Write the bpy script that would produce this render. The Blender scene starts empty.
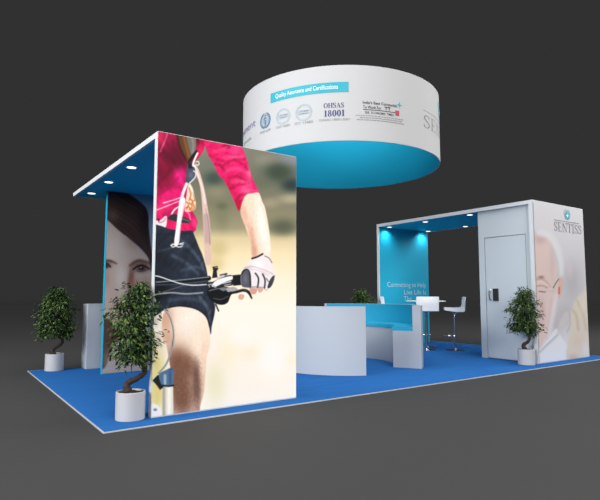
import bpy, bmesh, math, random
import numpy as np
from mathutils import Vector, Matrix

S = bpy.context.scene
COL = S.collection
PI = math.pi

# ------------------------------------------------------------------ camera, world, lights, exposure
CAM_H = 1.15
cam_data = bpy.data.cameras.new('camera')
cam_data.sensor_width = 36.0
cam_data.lens = 516.636 / 600.0 * 36.0
cam = bpy.data.objects.new('camera', cam_data)
COL.objects.link(cam)
cam.location = (-1.21696, -4.59161, CAM_H)
cam.rotation_euler = (PI / 2 + 0.08709, 0.0, -0.61424)
S.camera = cam

world = bpy.data.worlds.new('studio_dark')
S.world = world
world.use_nodes = True
bg = world.node_tree.nodes['Background']
bg.inputs[0].default_value = (0.0305, 0.0305, 0.031, 1)
bg.inputs[1].default_value = 1.0

S.view_settings.view_transform = 'Standard'
S.view_settings.look = 'None'
S.view_settings.gamma = 1.0
S.view_settings.use_curve_mapping = False
S.view_settings.exposure = 0.0


def area(name, loc, target, sx, sy, power, color=(1, 1, 1)):
    d = bpy.data.lights.new(name, 'AREA')
    d.shape = 'RECTANGLE'
    d.size, d.size_y = sx, sy
    d.energy = power
    d.color = color
    o = bpy.data.objects.new(name, d)
    COL.objects.link(o)
    o.location = loc
    v = Vector(target) - Vector(loc)
    o.rotation_euler = v.to_track_quat('-Z', 'Y').to_euler()
    return o


area('softbox_front', (0.5, -14.0, 7.0), (4.3, 1.0, 1.8), 8, 5, 1780, (1.0, 0.995, 0.99))
area('added_fill_left', (-9.5, 0.5, 6.0), (4.0, 2.0, 2.2), 6, 5, 1800, (0.97, 0.985, 1.0))  # added area light out of view, brightens faces turned left
area('added_fill_right', (17.0, -3.5, 7.0), (5.0, 2.0, 2.5), 6, 5, 1050, (1.0, 1.0, 1.0))  # added area light out of view, brightens the ring's right side
area('softbox_overhead', (4.5, 1.6, 9.0), (4.5, 1.6, 0.0), 8, 5, 380, (1.0, 1.0, 1.0))
sun_d = bpy.data.lights.new('added_floor_sun', 'SUN')  # added sun lamp without falloff, lifts the far floor to the backdrop tone
sun_d.energy = 1.95
sun_d.angle = math.radians(70)
sun = bpy.data.objects.new('added_floor_sun', sun_d)
COL.objects.link(sun)
sun.rotation_euler = (math.radians(22), math.radians(-12), 0)


# ------------------------------------------------------------------ materials
def lin(c):
    c = c / 255.0
    return c / 12.92 if c <= 0.04045 else ((c + 0.055) / 1.055) ** 2.4


def rgb(r, g, b):
    return (lin(r), lin(g), lin(b), 1.0)


def mat(name, color, rough=0.5, metal=0.0, noise=0.0, scale=20.0, emit=None, estr=0.0, spec=0.5, bump=0.0):
    m = bpy.data.materials.new(name)
    m.use_nodes = True
    nt = m.node_tree
    b = nt.nodes['Principled BSDF']
    b.inputs['Base Color'].default_value = color
    b.inputs['Roughness'].default_value = rough
    b.inputs['Metallic'].default_value = metal
    b.inputs['Specular IOR Level'].default_value = spec
    if noise > 0 or bump > 0:
        tc = nt.nodes.new('ShaderNodeTexCoord')
        n = nt.nodes.new('ShaderNodeTexNoise')
        n.inputs['Scale'].default_value = scale
        n.inputs['Detail'].default_value = 4
        nt.links.new(tc.outputs['Object'], n.inputs['Vector'])
        if noise > 0:
            mx = nt.nodes.new('ShaderNodeMix')
            mx.data_type = 'RGBA'
            mx.inputs[6].default_value = tuple(c * (1 - noise) for c in color[:3]) + (1,)
            mx.inputs[7].default_value = tuple(min(1, c * (1 + noise)) for c in color[:3]) + (1,)
            nt.links.new(n.outputs['Fac'], mx.inputs[0])
            nt.links.new(mx.outputs[2], b.inputs['Base Color'])
        if bump > 0:
            bp = nt.nodes.new('ShaderNodeBump')
            bp.inputs['Strength'].default_value = bump
            bp.inputs['Distance'].default_value = 0.01
            nt.links.new(n.outputs['Fac'], bp.inputs['Height'])
            nt.links.new(bp.outputs['Normal'], b.inputs['Normal'])
    if emit:
        b.inputs['Emission Color'].default_value = emit
        b.inputs['Emission Strength'].default_value = estr
    return m


M = {}
M['floor'] = mat('floor_concrete', (0.042, 0.0418, 0.0415, 1), 0.8, noise=0.05, scale=0.8, spec=0.08)
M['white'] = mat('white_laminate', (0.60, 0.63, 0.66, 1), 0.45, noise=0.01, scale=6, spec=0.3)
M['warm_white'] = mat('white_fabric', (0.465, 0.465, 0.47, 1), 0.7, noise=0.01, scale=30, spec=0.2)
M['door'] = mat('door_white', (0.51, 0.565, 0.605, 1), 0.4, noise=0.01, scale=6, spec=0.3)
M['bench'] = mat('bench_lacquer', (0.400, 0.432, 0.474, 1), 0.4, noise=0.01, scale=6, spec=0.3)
M['edge'] = mat('platform_edge_aluminium', (0.55, 0.56, 0.58, 1), 0.4, 0.3)
M['teal'] = mat('teal_panel', (0.010, 0.34, 0.52, 1), 0.6, noise=0.02, scale=4, spec=0.15)
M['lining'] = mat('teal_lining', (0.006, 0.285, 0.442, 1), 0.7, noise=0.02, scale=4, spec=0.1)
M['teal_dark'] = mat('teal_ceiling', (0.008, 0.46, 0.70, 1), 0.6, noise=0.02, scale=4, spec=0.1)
M['cushion'] = mat('teal_upholstery', (0.005, 0.31, 0.50, 1), 0.65, noise=0.04, scale=60, bump=0.05)
M['teal_print'] = mat('teal_print', (0.016, 0.328, 0.413, 1), 0.6)
M['grey_print'] = mat('grey_print', (0.149, 0.149, 0.160, 1), 0.6)
M['silver_print'] = mat('silver_print', (0.205, 0.211, 0.223, 1), 0.6)
M['navy_print'] = mat('navy_print', (0.034, 0.045, 0.158, 1), 0.6)
M['blue_print'] = mat('blue_print', (0.035, 0.161, 0.280, 1), 0.6)
M['pale_blue_print'] = mat('pale_blue_print', (0.240, 0.384, 0.440, 1), 0.6)
M['purple_print'] = mat('purple_print', (0.137, 0.111, 0.273, 1), 0.6)
M['black_print'] = mat('black_print', (0.030, 0.030, 0.033, 1), 0.6)
M['pale_print'] = mat('pale_print', (0.58, 0.72, 0.78, 1), 0.6)
M['red_print'] = mat('red_print', (0.440, 0.040, 0.080, 1), 0.6)
M['white_print'] = mat('white_print', (0.85, 0.88, 0.9, 1), 0.6)
M['lamp'] = mat('lamp_glow', (1, 1, 1, 1), 0.5, emit=(1, 1, 1, 1), estr=2.5)
M['bezel'] = mat('lamp_bezel', (0.7, 0.72, 0.74, 1), 0.35, 0.2)
M['chrome'] = mat('chrome', (0.55, 0.57, 0.61, 1), 0.22, 1.0)
M['lock'] = mat('black_plastic', (0.02, 0.021, 0.024, 1), 0.4, noise=0.2, scale=40)
M['gap'] = mat('door_gap', (0.12, 0.125, 0.13, 1), 0.8)
M['pot'] = mat('white_ceramic', (0.435, 0.439, 0.452, 1), 0.35, noise=0.01, scale=10, spec=0.4)
M['soil'] = mat('dark_soil', (0.03, 0.022, 0.016, 1), 0.95, noise=0.4, scale=60, bump=0.6)
M['bark'] = mat('brown_bark', (0.032, 0.020, 0.014, 1), 0.85, noise=0.4, scale=40, bump=0.6)
M['stool'] = mat('white_leatherette', (0.72, 0.74, 0.76, 1), 0.4, noise=0.01, scale=30)


def carpet_mat():
    m = bpy.data.materials.new('blue_carpet')
    m.use_nodes = True
    nt = m.node_tree
    b = nt.nodes['Principled BSDF']
    b.inputs['Roughness'].default_value = 0.95
    b.inputs['Specular IOR Level'].default_value = 0.02
    tc = nt.nodes.new('ShaderNodeTexCoord')
    w = nt.nodes.new('ShaderNodeTexNoise')
    w.inputs['Scale'].default_value = 3.0
    w.inputs['Detail'].default_value = 5
    mp = nt.nodes.new('ShaderNodeMapping')
    mp.inputs['Scale'].default_value = (0.45, 3.0, 1)
    n = nt.nodes.new('ShaderNodeTexNoise')
    n.inputs['Scale'].default_value = 220
    ad = nt.nodes.new('ShaderNodeMath')
    ad.operation = 'ADD'
    md = nt.nodes.new('ShaderNodeMath')
    md.operation = 'MULTIPLY'
    md.inputs[1].default_value = 0.5
    r = nt.nodes.new('ShaderNodeMix')
    r.data_type = 'RGBA'
    r.inputs[6].default_value = (0.010, 0.064, 0.23, 1)
    r.inputs[7].default_value = (0.028, 0.142, 0.39, 1)
    L = nt.links.new
    L(tc.outputs['Object'], mp.inputs['Vector'])
    L(mp.outputs['Vector'], w.inputs['Vector'])
    L(tc.outputs['Object'], n.inputs['Vector'])
    L(w.outputs['Fac'], ad.inputs[0])
    L(n.outputs['Fac'], ad.inputs[1])
    L(ad.outputs[0], md.inputs[0])
    L(md.outputs[0], r.inputs[0])
    L(r.outputs[2], b.inputs['Base Color'])
    bp = nt.nodes.new('ShaderNodeBump')
    bp.inputs['Strength'].default_value = 0.25
    bp.inputs['Distance'].default_value = 0.004
    L(n.outputs['Fac'], bp.inputs['Height'])
    L(bp.outputs['Normal'], b.inputs['Normal'])
    return m


M['carpet'] = carpet_mat()


def leaf_mat():
    m = bpy.data.materials.new('green_leaf')
    m.use_nodes = True
    nt = m.node_tree
    b = nt.nodes['Principled BSDF']
    b.inputs['Roughness'].default_value = 0.45
    b.inputs['Specular IOR Level'].default_value = 0.15
    g = nt.nodes.new('ShaderNodeNewGeometry')
    cr = nt.nodes.new('ShaderNodeValToRGB')
    e = cr.color_ramp.elements
    e[0].color = (0.006, 0.016, 0.006, 1)
    e[1].color = (0.13, 0.19, 0.05, 1)  # bright end raised to put leaf highlights into the colour, random per leaf
    k = e.new(0.6)
    k.color = (0.020, 0.052, 0.012, 1)
    nt.links.new(g.outputs['Random Per Island'], cr.inputs['Fac'])
    nt.links.new(cr.outputs['Color'], b.inputs['Base Color'])
    return m


M['leaf'] = leaf_mat()


def print_mat(name, rough=0.6):
    m = bpy.data.materials.new(name)
    m.use_nodes = True
    nt = m.node_tree
    b = nt.nodes['Principled BSDF']
    b.inputs['Roughness'].default_value = rough
    b.inputs['Specular IOR Level'].default_value = 0.15
    a = nt.nodes.new('ShaderNodeVertexColor')
    a.layer_name = 'Col'
    nt.links.new(a.outputs['Color'], b.inputs['Base Color'])
    return m


M['photo_print'] = print_mat('printed_graphic')


# ------------------------------------------------------------------ object helpers
def link_mesh(name, me, material, parent=None):
    o = bpy.data.objects.new(name, me)
    COL.objects.link(o)
    if material is not None:
        me.materials.append(material)
    if parent is not None:
        o.parent = parent
    return o


def obj(name, bm, material, parent=None, smooth=False):
    me = bpy.data.meshes.new(name)
    bmesh.ops.recalc_face_normals(bm, faces=bm.faces[:])
    bm.to_mesh(me)
    bm.free()
    if smooth:
        for p in me.polygons:
            p.use_smooth = True
        me.set_sharp_from_angle(angle=0.7)
    return link_mesh(name, me, material, parent)


def thing(name, label, cat, loc=(0, 0, 0), rz=0.0, group=None):
    o = bpy.data.objects.new(name, None)
    COL.objects.link(o)
    o.empty_display_size = 0.1
    o.location = loc
    o.rotation_euler = (0, 0, rz)
    o['label'] = label
    o['category'] = cat
    if group:
        o['group'] = group
    return o


def dup(root, loc, rz, label):
    r = root.copy()
    COL.objects.link(r)
    r.location = loc
    r.rotation_euler = (0, 0, rz)
    r['label'] = label
    for ch in list(root.children):
        c = ch.copy()
        COL.objects.link(c)
        c.parent = r
        for g in list(ch.children):
            d = g.copy()
            COL.objects.link(d)
            d.parent = c
    return r


def box(bm, x0, x1, y0, y1, z0, z1, bev=0.0, seg=2):
    r = bmesh.ops.create_cube(bm, size=1.0)
    vs = r['verts']
    for v in vs:
        v.co = Vector((x0 + (v.co.x + .5) * (x1 - x0), y0 + (v.co.y + .5) * (y1 - y0), z0 + (v.co.z + .5) * (z1 - z0)))
    if bev > 0:
        es = list({e for v in vs for e in v.link_edges})
        bmesh.ops.bevel(bm, geom=es, offset=bev, segments=seg, affect='EDGES', profile=0.5)
    return bm


def bx(x0, x1, y0, y1, z0, z1, bev=0.0, seg=2):
    return box(bmesh.new(), x0, x1, y0, y1, z0, z1, bev, seg)


def lathe(bm, prof, cx=0, cy=0, n=32, cap0=True, cap1=True):
    rings = []
    for r, z in prof:
        rings.append([bm.verts.new((cx + r * math.cos(2 * PI * i / n), cy + r * math.sin(2 * PI * i / n), z)) for i in range(n)])
    for a, b in zip(rings, rings[1:]):
        for i in range(n):
            bm.faces.new((a[i], a[(i + 1) % n], b[(i + 1) % n], b[i]))
    if cap0:
        bm.faces.new(rings[0][::-1])
    if cap1:
        bm.faces.new(rings[-1])
    return bm


def tube(bm, pts, radii, n=10, caps=True):
    pts = [Vector(p) for p in pts]
    rings = []
    up = Vector((0.3, 0.2, 0.93)).normalized()
    prev = None
    for i, p in enumerate(pts):
        t = (pts[min(i + 1, len(pts) - 1)] - pts[max(i - 1, 0)]).normalized()
        a = prev if prev is not None else (up if abs(t.dot(up)) < 0.9 else Vector((1, 0, 0)))
        u = (a - t * a.dot(t)).normalized()
        prev = u
        w = t.cross(u)
        r = radii[i] if isinstance(radii, (list, tuple)) else radii
        rings.append([bm.verts.new(p + (u * math.cos(2 * PI * k / n) + w * math.sin(2 * PI * k / n)) * r) for k in range(n)])
    for a, b in zip(rings, rings[1:]):
        for i in range(n):
            bm.faces.new((a[i], a[(i + 1) % n], b[(i + 1) % n], b[i]))
    if caps:
        bm.faces.new(rings[0][::-1])
        bm.faces.new(rings[-1])
    return bm


def catmull(P, n=8, closed=False):
    P = [np.array(p, float) for p in P]
    m = len(P)
    out = []
    rng = range(m) if closed else range(m - 1)
    for i in rng:
        if closed:
            a, b, c, d = P[(i - 1) % m], P[i], P[(i + 1) % m], P[(i + 2) % m]
        else:
            a, b, c, d = P[max(i - 1, 0)], P[i], P[i + 1], P[min(i + 2, m - 1)]
        for k in range(n):
            t = k / n
            out.append(0.5 * ((2 * b) + (c - a) * t + (2 * a - 5 * b + 4 * c - d) * t * t + (3 * b - a - 3 * c + d) * t ** 3))
    if not closed:
        out.append(P[-1])
    return out


def sector(bm, cx, cy, r0, r1, z0, z1, a0, a1, n=40, rnd=0.0):
    """ring sector, angles in degrees; rnd rounds the upper edges"""
    if rnd > 0:
        prof = [(r0, z0), (r0, z1 - rnd), (r0 + rnd * .3, z1 - rnd * .3), (r0 + rnd, z1), (r1 - rnd, z1),
                (r1 - rnd * .3, z1 - rnd * .3), (r1, z1 - rnd), (r1, z0)]
    else:
        prof = [(r0, z0), (r0, z1), (r1, z1), (r1, z0)]
    rings = []
    for i in range(n + 1):
        a = math.radians(a0 + (a1 - a0) * i / n)
        rings.append([bm.verts.new((cx + r * math.cos(a), cy + r * math.sin(a), z)) for r, z in prof])
    k = len(prof)
    for a, b in zip(rings, rings[1:]):
        for j in range(k):
            bm.faces.new((a[j], a[(j + 1) % k], b[(j + 1) % k], b[j]))
    bm.faces.new(rings[0][::-1])
    bm.faces.new(rings[-1])
    return bm


# ------------------------------------------------------------------ lettering
def font_polys(body, thin=0.0):
    """built-in font outlines as (verts2d, faces), cap height scaled to 1"""
    cu = bpy.data.curves.new('tmp', 'FONT')
    cu.body = body
    cu.size = 1.0
    cu.resolution_u = 3
    cu.offset = -thin
    o = bpy.data.objects.new('tmp', cu)
    COL.objects.link(o)
    dg = bpy.context.evaluated_depsgraph_get()
    ev = o.evaluated_get(dg)
    me = ev.to_mesh()
    vs = [(v.co.x, v.co.y) for v in me.vertices]
    fs = [tuple(p.vertices) for p in me.polygons]
    ev.to_mesh_clear()
    bpy.data.objects.remove(o)
    bpy.data.curves.remove(cu)
    return vs, fs


def ring_poly(vs, fs, cx, cy, ax, ay, bx_, by_, n=28):
    b = len(vs)
    for i in range(n):
        t = 2 * PI * i / n
        vs.append((cx + ax * math.cos(t), cy + ay * math.sin(t)))
        vs.append((cx + bx_ * math.cos(t), cy + by_ * math.sin(t)))
    for i in range(n):
        j = (i + 1) % n
        fs.append((b + 2 * i, b + 2 * j, b + 2 * j + 1, b + 2 * i + 1))


def quad(vs, fs, x0, y0, x1, y1):
    b = len(vs)
    vs += [(x0, y0), (x1, y0), (x1, y1), (x0, y1)]
    fs.append((b, b + 1, b + 2, b + 3))


def poly(vs, fs, pts):
    b = len(vs)
    vs += list(pts)
    fs.append(tuple(range(b, b + len(pts))))


def ribbon(vs, fs, pts, widths):
    b = len(vs)
    n = len(pts)
    for i, p in enumerate(pts):
        q0, q1 = pts[max(0, i - 1)], pts[min(n - 1, i + 1)]
        dx, dy = q1[0] - q0[0], q1[1] - q0[1]
        l = math.hypot(dx, dy) or 1
        w = widths[i] / 2 if isinstance(widths, (list, tuple)) else widths / 2
        vs.append((p[0] - dy / l * w, p[1] + dx / l * w))
        vs.append((p[0] + dy / l * w, p[1] - dx / l * w))
    for i in range(n - 1):
        fs.append((b + 2 * i, b + 2 * i + 1, b + 2 * i + 3, b + 2 * i + 2))


def serif_text(body, thick=0.16, thin=0.06, gap=0.12):
    vs, fs = [], []
    x = 0.0
    sf = thin
    T, t = thick, thin
    for ch in body:
        if ch == ' ':
            x += 0.4
            continue
        if ch == 'S':
            w = 0.52
            c = [(.47, .80), (.40, .93), (.26, .97), (.10, .88), (.08, .72), (.20, .58), (.34, .47), (.45, .34), (.43, .14), (.26, .03), (.10, .08), (.03, .22)]
            pts = [tuple(p) for p in catmull(c, 4)]
            n = len(pts)
            wd = [t + (T - t) * max(0, math.sin(PI * i / (n - 1))) ** 1.5 for i in range(n)]
            ribbon(vs, fs, [(x + p[0], p[1]) for p in pts], wd)
            quad(vs, fs, x + .45, .74, x + .45 + t, .98)
            quad(vs, fs, x + .01, .02, x + .01 + t, .27)
        elif ch == 'E':
            w = 0.55
            quad(vs, fs, x + .08, 0, x + .08 + T, 1)
            quad(vs, fs, x, 0, x + .5, sf)
            quad(vs, fs, x, 1 - sf, x + .48, 1)
            quad(vs, fs, x + .08, .49, x + .38, .49 + sf)
            quad(vs, fs, x + .5 - t, 0, x + .5, .24)
            quad(vs, fs, x + .48 - t, .78, x + .48, 1)
            quad(vs, fs, x + .38 - t * .8, .40, x + .38, .63)
        elif ch == 'N':
            w = 0.76
            quad(vs, fs, x + .09, 0, x + .09 + t, 1)
            quad(vs, fs, x + .64, 0, x + .64 + t, 1)
            poly(vs, fs, [(x + .06, 1), (x + .06 + T * 1.2, 1), (x + .64 + t, 0), (x + .64 - T * .3, 0)])
            quad(vs, fs, x, 0, x + .24, sf)
            quad(vs, fs, x + .53, 1 - sf, x + .78, 1)
        elif ch == 'T':
            w = 0.62
            quad(vs, fs, x + .31 - T / 2, 0, x + .31 + T / 2, 1)
            quad(vs, fs, x, 1 - sf, x + .62, 1)
            quad(vs, fs, x, .76, x + t, 1)
            quad(vs, fs, x + .62 - t, .76, x + .62, 1)
            quad(vs, fs, x + .31 - T, 0, x + .31 + T, sf)
        elif ch == 'I':
            w = 0.3
            quad(vs, fs, x + .15 - T / 2, 0, x + .15 + T / 2, 1)
            quad(vs, fs, x, 0, x + .3, sf)
            quad(vs, fs, x, 1 - sf, x + .3, 1)
        elif ch == 'H':
            w = 0.78
            for c in (.15, .63):
                quad(vs, fs, x + c - T / 2, 0, x + c + T / 2, 1)
                quad(vs, fs, x + c - .15, 0, x + c + .15, sf)
                quad(vs, fs, x + c - .15, 1 - sf, x + c + .15, 1)
            quad(vs, fs, x + .15, .48, x + .63, .48 + sf)
        elif ch == 'A':
            w = 0.74
            poly(vs, fs, [(x + .08, 0), (x + .08 + t, 0), (x + .38 + t * .5, 1), (x + .34, 1)])
            poly(vs, fs, [(x + .62 - T * .5, 0), (x + .62 + T * .6, 0), (x + .40, 1), (x + .32, 1)])
            quad(vs, fs, x + .2, .3, x + .54, .3 + sf)
            quad(vs, fs, x, 0, x + .22, sf)
            quad(vs, fs, x + .48, 0, x + .76, sf)
        elif ch in 'O0':
            w = 0.74 if ch == 'O' else 0.56
            ring_poly(vs, fs, x + w / 2, .5, w / 2, .52, w / 2 - T, .52 - t)
        elif ch == '1':
            w = 0.42
            quad(vs, fs, x + .22 - T / 2, 0, x + .22 + T / 2, 1)
            quad(vs, fs, x + .05, 0, x + .39, sf)
            poly(vs, fs, [(x + .03, .86), (x + .22, .92), (x + .22, 1), (x + .03, .92)])
        elif ch == '8':
            w = 0.56
            ring_poly(vs, fs, x + .28, .76, .22, .25, .22 - T * .75, .25 - t)
            ring_poly(vs, fs, x + .28, .27, .27, .28, .27 - T * .9, .28 - t)
        x += w + gap
    return vs, fs


def fit(vf, x0, x1, z0, z1, caps=True):
    """scale outline set to the given box (u range, v range); v box is that of the glyph extents"""
    vs, fs = vf
    a = np.array(vs)
    mn, mx = a.min(0), a.max(0)
    s = (np.array([x1 - x0, z1 - z0])) / (mx - mn)
    a = (a - mn) * s + np.array([x0, z0])
    return [tuple(p) for p in a], fs


def decal(name, parts, material, mapf, parent, maxu=None):
    """flat printed shapes placed on a surface through mapf(u, v)"""
    me = bpy.data.meshes.new(name)
    V, F = [], []
    for vs, fs in parts:
        b = len(V)
        V += [mapf(u, v) for u, v in vs]
        F += [tuple(i + b for i in f) for f in fs]
    me.from_pydata(V, [], F)
    me.update()
    return link_mesh(name, me, material, parent)


def rect(u0, u1, v0, v1, n=1):
    vs, fs = [], []
    for i in range(n):
        a = u0 + (u1 - u0) * i / n
        b = u0 + (u1 - u0) * (i + 1) / n
        quad(vs, fs, a, v0, b, v1)
    return vs, fs


def disc(cu, cv, ru, rv, n=28):
    vs, fs = [], []
    poly(vs, fs, [(cu + ru * math.cos(2 * PI * i / n), cv + rv * math.sin(2 * PI * i / n)) for i in range(n)])
    return vs, fs


def annulus(cu, cv, ru, rv, w, n=32):
    vs, fs = [], []
    ring_poly(vs, fs, cu, cv, ru, rv, ru * (1 - w), rv * (1 - w), n)
    return vs, fs


# ------------------------------------------------------------------ printed photographs (painted per vertex)
class Painter:
    def __init__(self, nu, nv, quad_px):
        # quad_px: where bottom-left, bottom-right, top-right, top-left of the print fall in the tracing frame
        self.nu, self.nv = nu, nv
        u, v = np.meshgrid(np.linspace(0, 1, nu), np.linspace(0, 1, nv))
        src = [(0, 0), (1, 0), (1, 1), (0, 1)]
        A, B = [], []
        for (x, y), (X, Y) in zip(src, quad_px):
            A.append([x, y, 1, 0, 0, 0, -X * x, -X * y]); B.append(X)
            A.append([0, 0, 0, x, y, 1, -Y * x, -Y * y]); B.append(Y)
        h = np.linalg.solve(np.array(A, float), np.array(B, float))
        w = h[6] * u + h[7] * v + 1
        self.X = ((h[0] * u + h[1] * v + h[2]) / w).ravel()
        self.Y = ((h[3] * u + h[4] * v + h[5]) / w).ravel()
        self.c = np.zeros((nu * nv, 3))
        self.rng = np.random.default_rng(3)

    def mixin(self, idx, a, color):
        col = np.array(color, float)
        self.c[idx] = self.c[idx] * (1 - a[:, None]) + col * a[:, None]

    def vgrad(self, stops):
        ys = [s[0] for s in stops]
        for k in range(3):
            self.c[:, k] = np.interp(self.Y, ys, [s[1][k] for s in stops])

    def _dist(self, pts, idx, closed):
        P = np.array(pts, float)
        Q = np.roll(P, -1, 0) if closed else P[1:]
        if not closed:
            P = P[:-1]
        x = self.X[idx][:, None]
        y = self.Y[idx][:, None]
        dx, dy = (Q - P)[:, 0], (Q - P)[:, 1]
        l2 = dx * dx + dy * dy + 1e-9
        t = np.clip(((x - P[:, 0]) * dx + (y - P[:, 1]) * dy) / l2, 0, 1)
        d2 = (x - P[:, 0] - t * dx) ** 2 + (y - P[:, 1] - t * dy) ** 2
        j = d2.argmin(1)
        d = np.sqrt(d2[np.arange(len(j)), j])
        frac = (j + t[np.arange(len(j)), j]) / len(P)
        inside = None
        if closed:
            c = ((P[:, 1] > y) != (Q[:, 1] > y)) & (x < (Q[:, 0] - P[:, 0]) * (y - P[:, 1]) / (Q[:, 1] - P[:, 1] + 1e-12) + P[:, 0])
            inside = (c.sum(1) % 2) == 1
        return d, inside, frac

    def _near(self, pts, m):
        P = np.array(pts, float)
        return np.where((self.X > P[:, 0].min() - m) & (self.X < P[:, 0].max() + m) &
                        (self.Y > P[:, 1].min() - m) & (self.Y < P[:, 1].max() + m))[0]

    def shape(self, pts, color, soft=0.7, alpha=1.0, smooth=True, clip=None):
        if smooth:
            pts = catmull(pts, 5, True)
        idx = self._near(pts, soft + 1)
        if len(idx) == 0:
            return
        d, ins, _ = self._dist(pts, idx, True)
        sd = np.where(ins, d, -d)
        a = np.clip(0.5 + sd / (2 * soft), 0, 1)
        a = a * a * (3 - 2 * a) * alpha
        if clip is not None:
            a = a * clip[idx]
        self.mixin(idx, a, color)

    def mask(self, pts, soft=0.7, smooth=True):
        if smooth:
            pts = catmull(pts, 5, True)
        m = np.zeros(len(self.X))
        idx = self._near(pts, soft + 1)
        d, ins, _ = self._dist(pts, idx, True)
        a = np.clip(0.5 + np.where(ins, d, -d) / (2 * soft), 0, 1)
        m[idx] = a
        return m

    def stroke(self, pts, w, color, soft=0.5, alpha=1.0, smooth=True, clip=None):
        if smooth and len(pts) > 2:
            pts = catmull(pts, 5)
        wm = max(w) if isinstance(w, (tuple, list)) else w
        idx = self._near(pts, wm + soft + 1)
        if len(idx) == 0:
            return
        d, _, fr = self._dist(pts, idx, False)
        ww = np.interp(fr, np.linspace(0, 1, len(w)), w) if isinstance(w, (tuple, list)) else w
        a = np.clip(0.5 + (ww / 2 - d) / (2 * soft), 0, 1) * alpha
        if clip is not None:
            a = a * clip[idx]
        self.mixin(idx, a, color)

    def blob(self, x, y, rx, ry, color, alpha=1.0, rot=0.0, clip=None):
        c, s = math.cos(math.radians(rot)), math.sin(math.radians(rot))
        dx, dy = self.X - x, self.Y - y
        r2 = ((dx * c + dy * s) / rx) ** 2 + ((-dx * s + dy * c) / ry) ** 2
        a = np.exp(-r2 ** 1.3) * alpha
        if clip is not None:
            a = a * clip
        idx = np.where(a > 0.004)[0]
        self.mixin(idx, a[idx], color)

    def speckle(self, n, region, length, w, color, alpha, ang, spread=15, clip=None):
        x0, y0, x1, y1 = region
        for _ in range(n):
            x, y = self.rng.uniform(x0, x1), self.rng.uniform(y0, y1)
            t = math.radians(ang + self.rng.normal() * spread)
            l = length * self.rng.uniform(.5, 1.3)
            self.stroke([(x, y), (x + l * math.cos(t), y + l * math.sin(t))], w, color, 0.4, alpha, False, clip)

    def noise(self, sx, sy, amp, clip=None, seed=1, rot=0.0):
        g = np.random.default_rng(seed).normal(size=(80, 80))
        c, s_ = math.cos(math.radians(rot)), math.sin(math.radians(rot))
        x, y = (self.X * c + self.Y * s_) / sx, (-self.X * s_ + self.Y * c) / sy
        ix, iy = np.floor(x).astype(int), np.floor(y).astype(int)
        fx, fy = x - ix, y - iy
        fx, fy = fx * fx * (3 - 2 * fx), fy * fy * (3 - 2 * fy)
        G = lambda a, b: g[a % 80, b % 80]
        n = (G(ix, iy) * (1 - fx) + G(ix + 1, iy) * fx) * (1 - fy) + (G(ix, iy + 1) * (1 - fx) + G(ix + 1, iy + 1) * fx) * fy
        k = amp * n * (clip if clip is not None else 1.0)
        self.c = np.clip(self.c * (1 + k[:, None]), 0, 255)

    def build(self, name, material, origin, uvec, vvec, parent, gain=1.0):
        o, uu, vv = np.array(origin, float), np.array(uvec, float), np.array(vvec, float)
        u, v = np.meshgrid(np.linspace(0, 1, self.nu), np.linspace(0, 1, self.nv))
        P = o + u.ravel()[:, None] * uu + v.ravel()[:, None] * vv
        i = np.arange(self.nu * self.nv).reshape(self.nv, self.nu)
        F = np.stack([i[:-1, :-1], i[:-1, 1:], i[1:, 1:], i[1:, :-1]], -1).reshape(-1, 4)
        me = bpy.data.meshes.new(name)
        me.vertices.add(len(P))
        me.vertices.foreach_set('co', P.ravel())
        me.loops.add(F.size)
        me.loops.foreach_set('vertex_index', F.ravel().astype(np.int32))
        me.polygons.add(len(F))
        me.polygons.foreach_set('loop_start', np.arange(0, F.size, 4, dtype=np.int32))
        me.update()
        me.validate()
        s = np.clip(self.c / 255.0, 0, 1)
        l = np.where(s <= 0.04045, s / 12.92, ((s + 0.055) / 1.055) ** 2.4) * gain
        ca = me.color_attributes.new('Col', 'FLOAT_COLOR', 'POINT')
        ca.data.foreach_set('color', np.concatenate([l, np.ones((len(l), 1))], 1).ravel())
        return link_mesh(name, me, material, parent)


# ------------------------------------------------------------------ the setting
FZ = -0.010
bm = bmesh.new()
bmesh.ops.create_circle(bm, cap_ends=True, segments=96, radius=120)
for v in bm.verts:
    v.co.z = FZ
    v.co.x += 4
    v.co.y += 2
fl = obj('floor', bm, M['floor'])
fl['kind'] = 'structure'

# ------------------------------------------------------------------ carpet platform
CX1, CY1 = 9.15, 4.35
carpet = thing('carpet_platform', 'bright blue carpeted platform with a thin pale edge under the whole booth', 'carpet', (0, 0, FZ))
obj('carpet_surface', bx(0.012, CX1 - .012, 0.012, CY1 - .012, 0.0, 0.010), M['carpet'], carpet)
bm = bmesh.new()
box(bm, 0, CX1, 0, 0.012, 0, 0.010)
box(bm, 0, CX1, CY1 - .012, CY1, 0, 0.010)
box(bm, 0, 0.012, 0.012, CY1 - .012, 0, 0.010)
box(bm, CX1 - .012, CX1, 0.012, CY1 - .012, 0, 0.010)
obj('edge_trim', bm, M['edge'], carpet)


def downlight(x, y, z, parent, r=0.055):
    bm = bmesh.new()
    lathe(bm, [(r * 1.25, z - 0.001), (r * 1.25, z - 0.008), (r, z - 0.010), (r, z - 0.002)], x, y, 24, False, False)
    f = obj('downlight', bm, M['bezel'], parent, True)
    bm = bmesh.new()
    lathe(bm, [(r, z - 0.004), (r * .96, z - 0.0085)], x, y, 24)
    obj('lamp_disc', bm, M['lamp'], f)
    return f


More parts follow.
